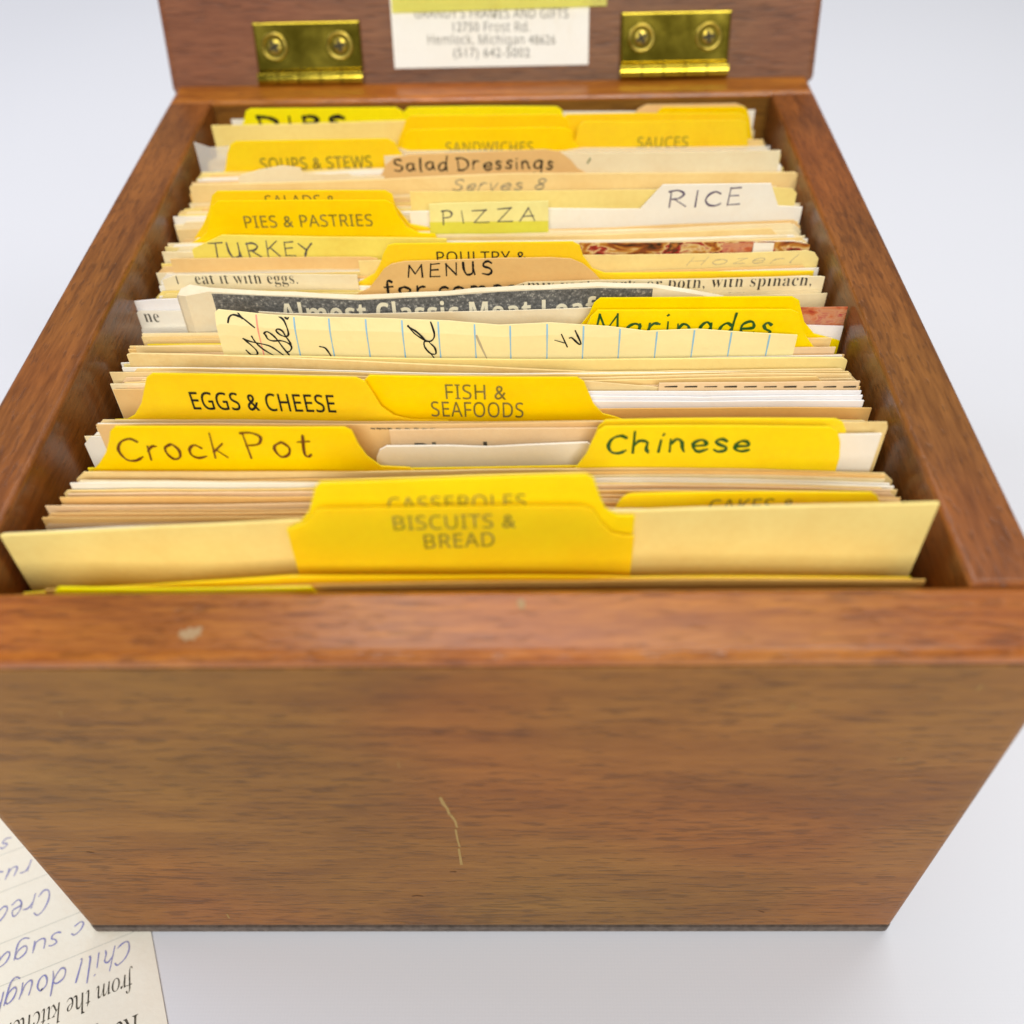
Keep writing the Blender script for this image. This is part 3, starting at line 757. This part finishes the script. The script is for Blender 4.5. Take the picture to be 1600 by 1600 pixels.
c = divider(0.0714, [(900, 530), (916, 510), (924, 494), (934, 485), (1236, 484), (1247, 489), (1252, 505), (1258, 524), (1272, 543), (1290, 553), (1312, 557)], 'yellow divider with green handwritten Marinades tab', ext=(LX + .001, None), mat='divider_bright')
c.hand('Marinades', 926, 1204, 526, 524, 33, 'ink_green', 0.00027, jit=0.4)
c = divider(0.0742, [(905, 512), (920, 492), (928, 474), (938, 466), (1238, 464), (1249, 470), (1252, 485), (1257, 504), (1272, 522), (1312, 533)], 'plain yellow divider tab right behind the Marinades tab', ext=(LX + .002, None), mat='divider_bright')
c = card_px('magazine_clipping', 0.0762, [(1150, 485), (1252, 481), (1325, 480)], 'photo_red', 'red brown printed photo clipping right of the Marinades tab', 'clipping')
c = card_px('recipe_card', 0.0752, [(1100, 510), (1254, 508), (1318, 510)], 'paper_cool', 'grey white slip below the red photo clipping', 'recipe card')
c = card_px('newspaper_clipping', 0.0782, [(404, 487), (450, 490), (560, 491), (680, 488), (780, 486), (925, 481)], 'paper_news', 'buff newspaper slip in front of the Meat Loaf clipping', 'clipping')
c = card_px('newspaper_clipping', 0.0812, [(275, 466), (279, 459), (292, 457), (326, 456), (420, 461), (500, 464), (560, 467), (640, 463), (700, 460), (780, 454), (850, 451), (935, 448), (1020, 449), (1080, 458), (1132, 468)], 'paper_news', 'folded newspaper clipping with grey Almost Classic Meat Loaf headline', 'clipping', th=0.0013, bulge=0.0016, wob=0.00012)
c.patch([(331, 458), (420, 462), (500, 465.5), (560, 468.5), (640, 464.5), (700, 461.5), (780, 455.5), (850, 452.5), (935, 449.5), (1020, 450.5)], 'news_grey', 'headline_band', 0.00012, 0.010)
c.printed('Almost Classic Meat Loaf', 442, 930, 505, 496, 29, 'ink_cream', SANSB, 0.002, 1.05, 'lettering', 0.0002)
c = card_px('recipe_card', 0.0847, [(213, 489), (217, 486), (250, 486), (420, 486)], 'paper_white', 'white printed slip left of the folded Meat Loaf clipping, lower sheet', 'recipe card')
c.printed('ne', 228, 251, 503, 503, 19, 'ink_print', SERIF, -0.012)
c = card_px('recipe_card', 0.0854, [(206, 474), (209, 471), (240, 468), (420, 464)], 'paper_cool', 'white slip with curled end left of the Meat Loaf clipping, upper sheet', 'recipe card')
c = card_px('recipe_card', 0.0842, [(220, 515), (260, 511), (420, 511)], 'paper_white', 'short white slip lowest at the left of the Meat Loaf clipping', 'recipe card')
c = card_px('newspaper_clipping', 0.0868, [(560, 463), (700, 459), (785, 453), (822, 441), (935, 438), (1100, 436), (1284, 432), (1289, 433)], 'paper_pale', 'cream clipping printed mix veal, pork, or both, with spinach', 'clipping')
c.printed('mix veal, pork, or both, with spinach,', 824, 1267, 454, 446, 17, 'ink_print', SERIF, -0.012)
c.printed('Mix in pars-', 1134, 1262, 474, 472, 17, 'ink_print', SERIF, -0.012)
c.scribble([[(800, 444), (818, 443)], [(818, 443), (818, 453)], [(818, 453), (800, 454)], [(800, 454), (800, 444)]], 'ink_print', 0.00012, 'check_box', False)
c = divider(0.0882, [(560, 458), (577, 451), (590, 435), (600, 421), (612, 413), (632, 409), (780, 404), (860, 403), (892, 405), (911, 413), (928, 427), (940, 440)], 'tan divider with black handwritten MENUS for company tab', ext=(LX + .003, RX - .002), mat='paper_manila')
c.hand('MENUS', 636, 772, 432, 428, 19, 'ink_marker', 0.00022, jit=0.5, gap=3.2)
c.hand('for company', 602, 862, 460, 455, 18, 'ink_marker', 0.00027, jit=0.4, gap=2.0)
c = card_px('newspaper_clipping', 0.0902, [(254, 438), (275, 430), (400, 429), (558, 430)], 'paper_pale', 'cream clipping printed eat it with eggs left of the Menus tab', 'clipping')
c.printed('1   eat it with eggs.', 278, 466, 444, 443, 18, 'ink_print', SERIF, -0.012)
c = divider(0.0922, [(545, 448), (566, 439), (585, 428), (594, 412), (599, 396), (606, 384), (616, 381), (780, 379), (895, 378), (906, 384), (911, 400), (926, 420), (945, 427), (1272, 424)], 'yellow divider with printed POULTRY & tab behind the Menus tab', ext=(LX + .002, None))
c.printed('POULTRY &', 683, 822, 410, 409, 17, 'ink_black')
c = card_px('recipe_card', 0.0942, [(560, 408), (750, 402), (915, 399), (1150, 396), (1262, 392), (1273, 395), (1279, 404)], 'paper_butter', 'cream card with rounded corner and faint pencil right of POULTRY tab', 'recipe card')
c.hand("Hozerl", 1070, 1240, 414, 410, 13, 'ink_faint', 0.00008, slant=0.2)
c = card_px('recipe_card', 0.0960, [(266, 405), (400, 403), (577, 402), (590, 404)], 'paper_tan', 'tan card edge below the TURKEY tab', 'recipe card')
c = card_px('magazine_clipping', 0.0985, [(905, 380), (1100, 379), (1240, 378), (1266, 383)], 'photo_food', 'colourful food photo clipping showing red and brown right of POULTRY tab', 'clipping')
c.patch([(1178, 379), (1210, 379)], 'paper_white', 'white_panel', 0.00005, 0.006)
c.patch([(1130, 379), (1177, 379)], 'photo_red', 'red_panel', 0.00005, 0.006)
c = divider(0.1000, [(300, 391), (302, 389), (347, 368), (500, 371), (690, 373), (698, 374)], 'pale yellow green card tab handwritten TURKEY', mat='paper_lemon')
c.hand('TURKEY', 330, 492, 402, 399, 22, 'ink_pen', 0.0002, jit=0.5, gap=2.6)
c = divider(0.1055, [(300, 380), (313, 372), (324, 362), (329, 338), (332, 322), (340, 314), (602, 313), (614, 319), (623, 338), (637, 356), (655, 364), (680, 366)], 'yellow divider with printed PIES & PASTRIES tab', ext=(LX + .001, RX - .003))
c.printed('PIES & PASTRIES', 384, 583, 356, 353, 19)
# pizza flag: two-tone sticky index flag on its own strip
prof = [at(670, 319, 0.1078), at(700, 317, 0.1078), at(857, 314, 0.1078)]
c = Card('sticky_flag', 0.1078, prof, 'flag_pale', z0=min(p[1] for p in prof) - 0.02)
tag(c.o, 'pale yellow sticky flag handwritten PIZZA', 'sticky flag')
a, b = c.px((671, 347)), c.px((857, 345))
c.put([([a, b, (b[0], b[1] - 0.02), (a[0], a[1] - 0.02)], [(0, 1, 2, 3)], 0)], 'flag_lime', 'lime_band', 0.00004, False)
c.hand('PIZZA', 691, 838, 350, 344, 20, 'ink_pen', 0.00018, jit=0.4, gap=3.0)
c = divider(0.1095, [(304, 372), (318, 350), (327, 326), (331, 306), (339, 299), (602, 298), (613, 304), (618, 322), (640, 350), (670, 356)], 'yellow divider with half hidden SALADS & tab behind the pies tab', ext=(LX + .002, RX - .003))
c.printed('SALADS &', 416, 526, 322, 321, 17)
c = divider(0.1106, [(640, 331), (860, 326), (1000, 327), (1036, 289), (1120, 288), (1205, 287), (1216, 322), (1254, 324)], 'white card tab handwritten RICE on the right', mat='paper_white')
c.hand('RICE', 1043, 1156, 323, 319, 24, 'ink_purple', 0.00021, jit=0.4, gap=2.6)
c = card_px('recipe_card', 0.1124, [(640, 300), (900, 298), (1209, 293), (1238, 295), (1245, 302)], 'paper_butter', 'cream card with clipped corner behind the RICE tab', 'recipe card')
c = card_px('recipe_card', 0.1232, [(296, 293), (301, 289), (450, 286), (601, 281), (700, 276), (800, 272), (1000, 271), (1242, 270), (1250, 273), (1253, 279)], 'paper_cream', 'cream card handwritten Serves 8 in pencil', 'recipe card', th=0.0005)
c.hand('Serves 8', 706, 850, 298, 296, 17, 'ink_pencil', 0.00016, slant=0.25)
c = card_px('recipe_card', 0.1250, [(372, 278), (376, 275), (405, 266), (440, 259), (452, 261), (469, 263), (473, 270), (510, 274), (543, 270), (552, 275), (600, 276)], 'paper_pale', 'torn ragged scrap of paper below the SOUPS & STEWS tab', 'paper scrap', wob=0.0002)
c = divider(0.1272, [(590, 280), (597, 272), (603, 258), (616, 247), (642, 242), (750, 238), (850, 234), (874, 237), (892, 251), (903, 264), (915, 270)], 'tan divider with black handwritten Salad Dressings tab', ext=(LX + .004, RX - .004), mat='paper_manila')
c.hand('Salad Dressings', 616, 864, 268, 263, 21, 'ink_marker', 0.00021, jit=0.6)
c = card_px('recipe_card', 0.1294, [(600, 244), (894, 239), (1100, 237), (1220, 235)], 'paper_pale', 'pale card with a small pen tick right of Salad Dressings tab', 'recipe card')
c.scribble([[(918, 255), (922, 248)]], 'ink_green', 0.00022, 'pen_tick')
c = divider(0.1325, [(340, 282), (352, 264), (355, 240), (360, 226), (368, 221), (606, 217), (617, 223), (625, 238), (640, 255), (660, 262)], 'yellow divider with printed SOUPS & STEWS tab', ext=(LX + .004, RX - .004))
c.printed('SOUPS & STEWS', 409, 582, 266, 262, 19)
# clear sleeve with a curled left end
x0, z_ = at(304, 224, 0.1348)
c = card_px('plastic_sleeve', 0.1348, [(304, 219), (330, 226), (615, 229), (640, 236), (880, 236), (910, 231), (1204, 228)], 'clear_plastic', 'clear plastic sleeve with curled left end near the back', 'plastic sleeve',
            th=0.00015, curl=lambda x, z: 0.0030 * max(0, (-0.0575 - x) / 0.008) ** 2 - 0.0025 * max(0, (-0.0535 - x) / 0.01))
c = divider(0.1372, [(620, 240), (629, 226), (633, 210), (640, 203), (760, 201), (882, 199), (893, 206), (897, 222), (910, 235)], 'yellow divider with blurred SANDWICHES tab in the middle at the back', ext=(LX + .005, RX - .004))
c.printed('SANDWICHES', 697, 833, 239, 238, 17, 'ink_hazed')
c = divider(0.1388, [(890, 232), (899, 218), (904, 198), (912, 190), (1158, 188), (1166, 193), (1168, 210), (1169, 230)], 'yellow divider with blurred SAUCES tab at the back right', ext=(LX + .005, None))
c.printed('SAUCES', 995, 1074, 231, 230, 17, 'ink_hazed')
c = divider(0.1420, [(622, 220), (630, 200), (634, 188), (642, 181), (760, 180), (876, 179), (886, 185), (892, 200), (900, 212)], 'plain yellow divider tab directly behind the SANDWICHES tab', ext=(LX + .005, RX - .005))
c = divider(0.1434, [(860, 210), (876, 190), (885, 179), (1000, 177), (1156, 177), (1165, 182), (1168, 200)], 'plain yellow divider tab directly behind the SAUCES tab', ext=(LX + .005, None))
c = card_px('recipe_card', 0.1452, [(330, 197), (480, 194), (600, 190), (640, 189), (700, 192)], 'paper_butter', 'cream card covering the lower half of the DIPS tab', 'recipe card', th=0.0004)
c = divider(0.1488, [(372, 200), (381, 188), (384, 174), (391, 170), (618, 168), (628, 173), (632, 184), (640, 195)], 'greenish yellow divider with thick black handwritten DIPS tab', ext=(LX + .006, RX - .005), mat='divider_neon')
c.hand('DIPS', 408, 540, 204, 203, 21, 'ink_marker', 0.0005, jit=0.1, gap=2.6)
c = divider(0.1502, [(620, 192), (630, 176), (638, 168), (870, 167), (878, 172), (884, 190)], 'greenish yellow blank divider tab in the last row, middle', ext=(LX + .006, RX - .005), mat='divider_neon')
c = divider(0.1516, [(1020, 186), (1030, 172), (1036, 168), (1160, 167), (1168, 172), (1172, 186)], 'small yellow divider tab at the back right corner', ext=(LX + .006, RX - .005))
c = divider(0.1530, [(985, 184), (998, 170), (1010, 164), (1150, 162), (1164, 167), (1168, 182)], 'tan divider tab furthest back on the right', ext=(LX + .006, RX - .005), mat='paper_tan')
c = card_px('recipe_card', 0.1545, [(361, 187), (700, 178), (1180, 172)], 'paper_white', 'white card last in the box against the back wall', 'recipe card')

# ------------------------------------------------------------------ plain cards that fill the rows
COLS = {'cream': 'paper_cream', 'pale cream': 'paper_pale', 'tan': 'paper_tan', 'white': 'paper_white', 'peach': 'paper_peach', 'pale yellow': 'paper_butter', 'brown manila': 'paper_manila'}
def fill(y0, y1, n, where, zr, weights, xr=(LX, RX), wv=0.0012):
    names = list(weights)
    n = int(n * 1.4 + 0.5)
    for i in range(n):
        Y = y0 + (y1 - y0) * (i + 0.5) / n + random.uniform(-1, 1) * (y1 - y0) / n * 0.25
        cname = random.choices(names, [weights[k] for k in names])[0]
        z = random.uniform(*zr)
        xl = xr[0] + random.uniform(-wv, wv); xrr = xr[1] + random.uniform(-wv, wv)
        if random.random() < 0.12: xrr -= random.uniform(0.001, 0.006)
        tilt = random.uniform(-0.0008, 0.0008)
        q = random.choice((0.0, 0.0, 0.0006, 0.0015))
        ear = random.choice((0, 0, 0, 0, 0.003)) * random.random()
        z1, z2 = z - tilt, z + tilt
        bow = random.uniform(-.0002, .0004)
        prof = [(xl, z1 - q - ear), (xl + q + ear + 1e-4, z1)] + [(xl + (xrr - xl) * t, z1 + (z2 - z1) * t + bow * math.sin(math.pi * t) + random.uniform(-1, 1) * 0.00012) for t in (.12, .2, .3, .4, .5, .6, .7, .8, .9)] + [(xrr - q - 1e-4, z2), (xrr, z2 - q)]
        ph, am = random.uniform(0, 6), random.uniform(0, 0.00018)
        c = Card('recipe_card', Y, prof, COLS[cname], th=random.uniform(0.00018, 0.0003), rows=3, wob=0.00005, curl=lambda x, z, ph=ph, am=am: am * math.sin(55 * x + ph))
        g = f'{cname} cards packed {where}'
        tag(c.o, f'{cname} recipe card on edge {where}', 'recipe card', g)
warm = {'cream': 4, 'tan': 3, 'pale cream': 3, 'peach': 2, 'white': 1}
pale = {'cream': 3, 'pale cream': 4, 'white': 3, 'pale yellow': 2, 'tan': 1}
fill(0.0234, 0.0256, 3, 'between the front white card and the CAKES tab', (0.0846, 0.0858), warm, (-0.0634, 0.0630))
fill(0.0376, 0.0383, 1, 'just before the Chinese tab', (0.0850, 0.0854), warm)
fill(0.0272, 0.0372, 16, 'between the CAKES tab and the Chinese tab', (0.0847, 0.0857), warm)
fill(0.0462, 0.0506, 6, 'between the Crock Pot tab and the EGGS tab', (0.0845, 0.0854), warm)
fill(0.0588, 0.0646, 8, 'between the FISH tab and the sloping card', (0.0842, 0.0853), warm)
fill(0.0722, 0.0738, 3, 'between the two Marinades dividers', (0.0822, 0.0836), warm)
fill(0.0668, 0.0686, 3, 'between the curled card and the lined note', (0.0810, 0.0838), pale)
fill(0.0696, 0.0709, 2, 'between the lined note and the Marinades tab', (0.0832, 0.0845), warm)
fill(0.0769, 0.0779, 2, 'between the red photo clipping and the buff slip', (0.0800, 0.0830), warm)
fill(0.0857, 0.0865, 2, 'between the Meat Loaf clipping and the veal clipping', (0.0830, 0.0848), pale)
fill(0.0886, 0.0899, 2, 'between the MENUS tab and the eggs clipping', (0.0840, 0.0850), pale)
fill(0.0906, 0.0918, 2, 'between the eggs clipping and the POULTRY tab', (0.0838, 0.0848), pale)
fill(0.0926, 0.0939, 2, 'between the POULTRY tab and the rounded card', (0.0846, 0.0856), pale)
fill(0.0946, 0.0980, 5, 'between the rounded card and the food photo', (0.0849, 0.0858), pale)
fill(0.1005, 0.1050, 7, 'between the TURKEY tab and the PIES tab', (0.0854, 0.0864), pale)
fill(0.1060, 0.1074, 2, 'between the PIES tab and the PIZZA flag', (0.0850, 0.0860), pale)
fill(0.1082, 0.1092, 2, 'between the PIZZA flag and the SALADS tab', (0.0850, 0.0862), pale)
fill(0.1128, 0.1228, 14, 'between the RICE tab and the Serves 8 card', (0.0852, 0.0864), pale, (-0.0638, 0.0640))
fill(0.1237, 0.1246, 2, 'between the Serves 8 card and the torn scrap', (0.0860, 0.0880), pale)
fill(0.1278, 0.1290, 2, 'between the Salad Dressings and ticked cards', (0.0860, 0.0875), pale)
fill(0.1298, 0.1320, 4, 'between the ticked card and the SOUPS tab', (0.0865, 0.0885), pale)
fill(0.1352, 0.1368, 2, 'between the plastic sleeve and the SANDWICHES tab', (0.0850, 0.0865), pale)
fill(0.1393, 0.1416, 3, 'between the SAUCES tab and the plain tab behind it', (0.0850, 0.0870), pale)
fill(0.1456, 0.1484, 4, 'between the cream card and the DIPS tab', (0.0845, 0.0865), pale, (-0.0622, 0.0628))
fill(0.1550, 0.1576, 3, 'behind the last tabs by the back wall', (0.0840, 0.0860), pale, (-0.0615, 0.0620))

# ------------------------------------------------------------------ loose recipe card on the table
A = Vector((-0.0645, -0.0003, 0)); Bv = Vector((-0.0575, -0.016, 0))
dv = (Bv - A).normalized()                                # towards the viewer = the card's head
du = Vector((dv.y, -dv.x, 0))                             # along the lines, to the viewer's left
if du.x > 0: du = -du
C0 = Bv + dv * 0.012
CZ = 0.0003
bm = bmesh.new()
q = [C0, C0 + du * 0.127, C0 + du * 0.127 - dv * 0.076, C0 - dv * 0.076]
cen = sum(q, Vector()) / 4
lo = [bm.verts.new(p - cen + Vector((0, 0, 0.00004))) for p in q]; hi = [bm.verts.new(p - cen + Vector((0, 0, CZ))) for p in q]
bm.faces.new(hi); bm.faces.new(lo[::-1])
for i in range(4): bm.faces.new((lo[i], lo[(i + 1) % 4], hi[(i + 1) % 4], hi[i]))
bmesh.ops.recalc_face_normals(bm, faces=list(bm.faces))
loose = link('recipe_card', bm, 'paper_white', None, cen)
tag(loose, 'loose white recipe card lying upside down on the table beside the box', 'recipe card')
def flat(polys, mat, name, off=0.00006):
    bm = bmesh.new()
    for V, Fc, ly in polys:
        vs = [bm.verts.new(Vector((x, y, CZ + off + 6e-6 * ly)) - Vector((cen.x, cen.y, 0))) for x, y in V]
        for f in Fc:
            try: bm.faces.new([vs[i] for i in f])
            except ValueError: pass
    bmesh.ops.recalc_face_normals(bm, faces=list(bm.faces))
    return link(name, bm, mat, loose)
def card_xy(px, py):
    p = on_z(px, py, CZ); return Vector((p.x, p.y))
du2, dv2 = Vector((du.x, du.y)), Vector((dv.x, dv.y))
def loose_hand(text, px, py, size, length, mat='ink_blue', w=0.00014, slant=0.35):
    st, Wd = hand_strokes(text, 0.3, 0.9, slant)
    p0 = card_xy(px, py)
    m = [[tuple(p0 + du2 * (a / Wd * length) + dv2 * (b / 10 * size)) for a, b in s] for s in st]
    flat(ribbon_polys(m, w), mat, 'handwriting')
for px, py in ((197, 1461), (121, 1427), (82, 1363), (40, 1322)):
    p0 = card_xy(px, py) - du2 * 0.012
    flat(ribbon_polys([[tuple(p0), tuple(p0 + du2 * 0.11)]], 0.00009), 'rule_grey', 'ruled_line', 0.00003)
loose_hand('Chill dough', 206, 1468, 0.0042, 0.0255)
loose_hand('c sugar', 135, 1438, 0.0038, 0.0185)
loose_hand('Cream', 82, 1386, 0.0046, 0.0150)
loose_hand('rus', 52, 1343, 0.0034, 0.0080)
loose_hand('s', 20, 1306, 0.0034, 0.0020)
def loose_print(text, px, py, size, length, st=ITALIC):
    V, Fc = text_mesh(text, st, -0.004)
    p0 = card_xy(px, py)
    flat([([tuple(p0 + du2 * (a * length) + dv2 * (b * size)) for a, b in V], Fc, 0)], 'ink_print', 'lettering')
loose_print('from the kitchen of', 208, 1518, 0.0034, 0.0275)
loose_print('Recipe', 216, 1584, 0.0042, 0.0110)
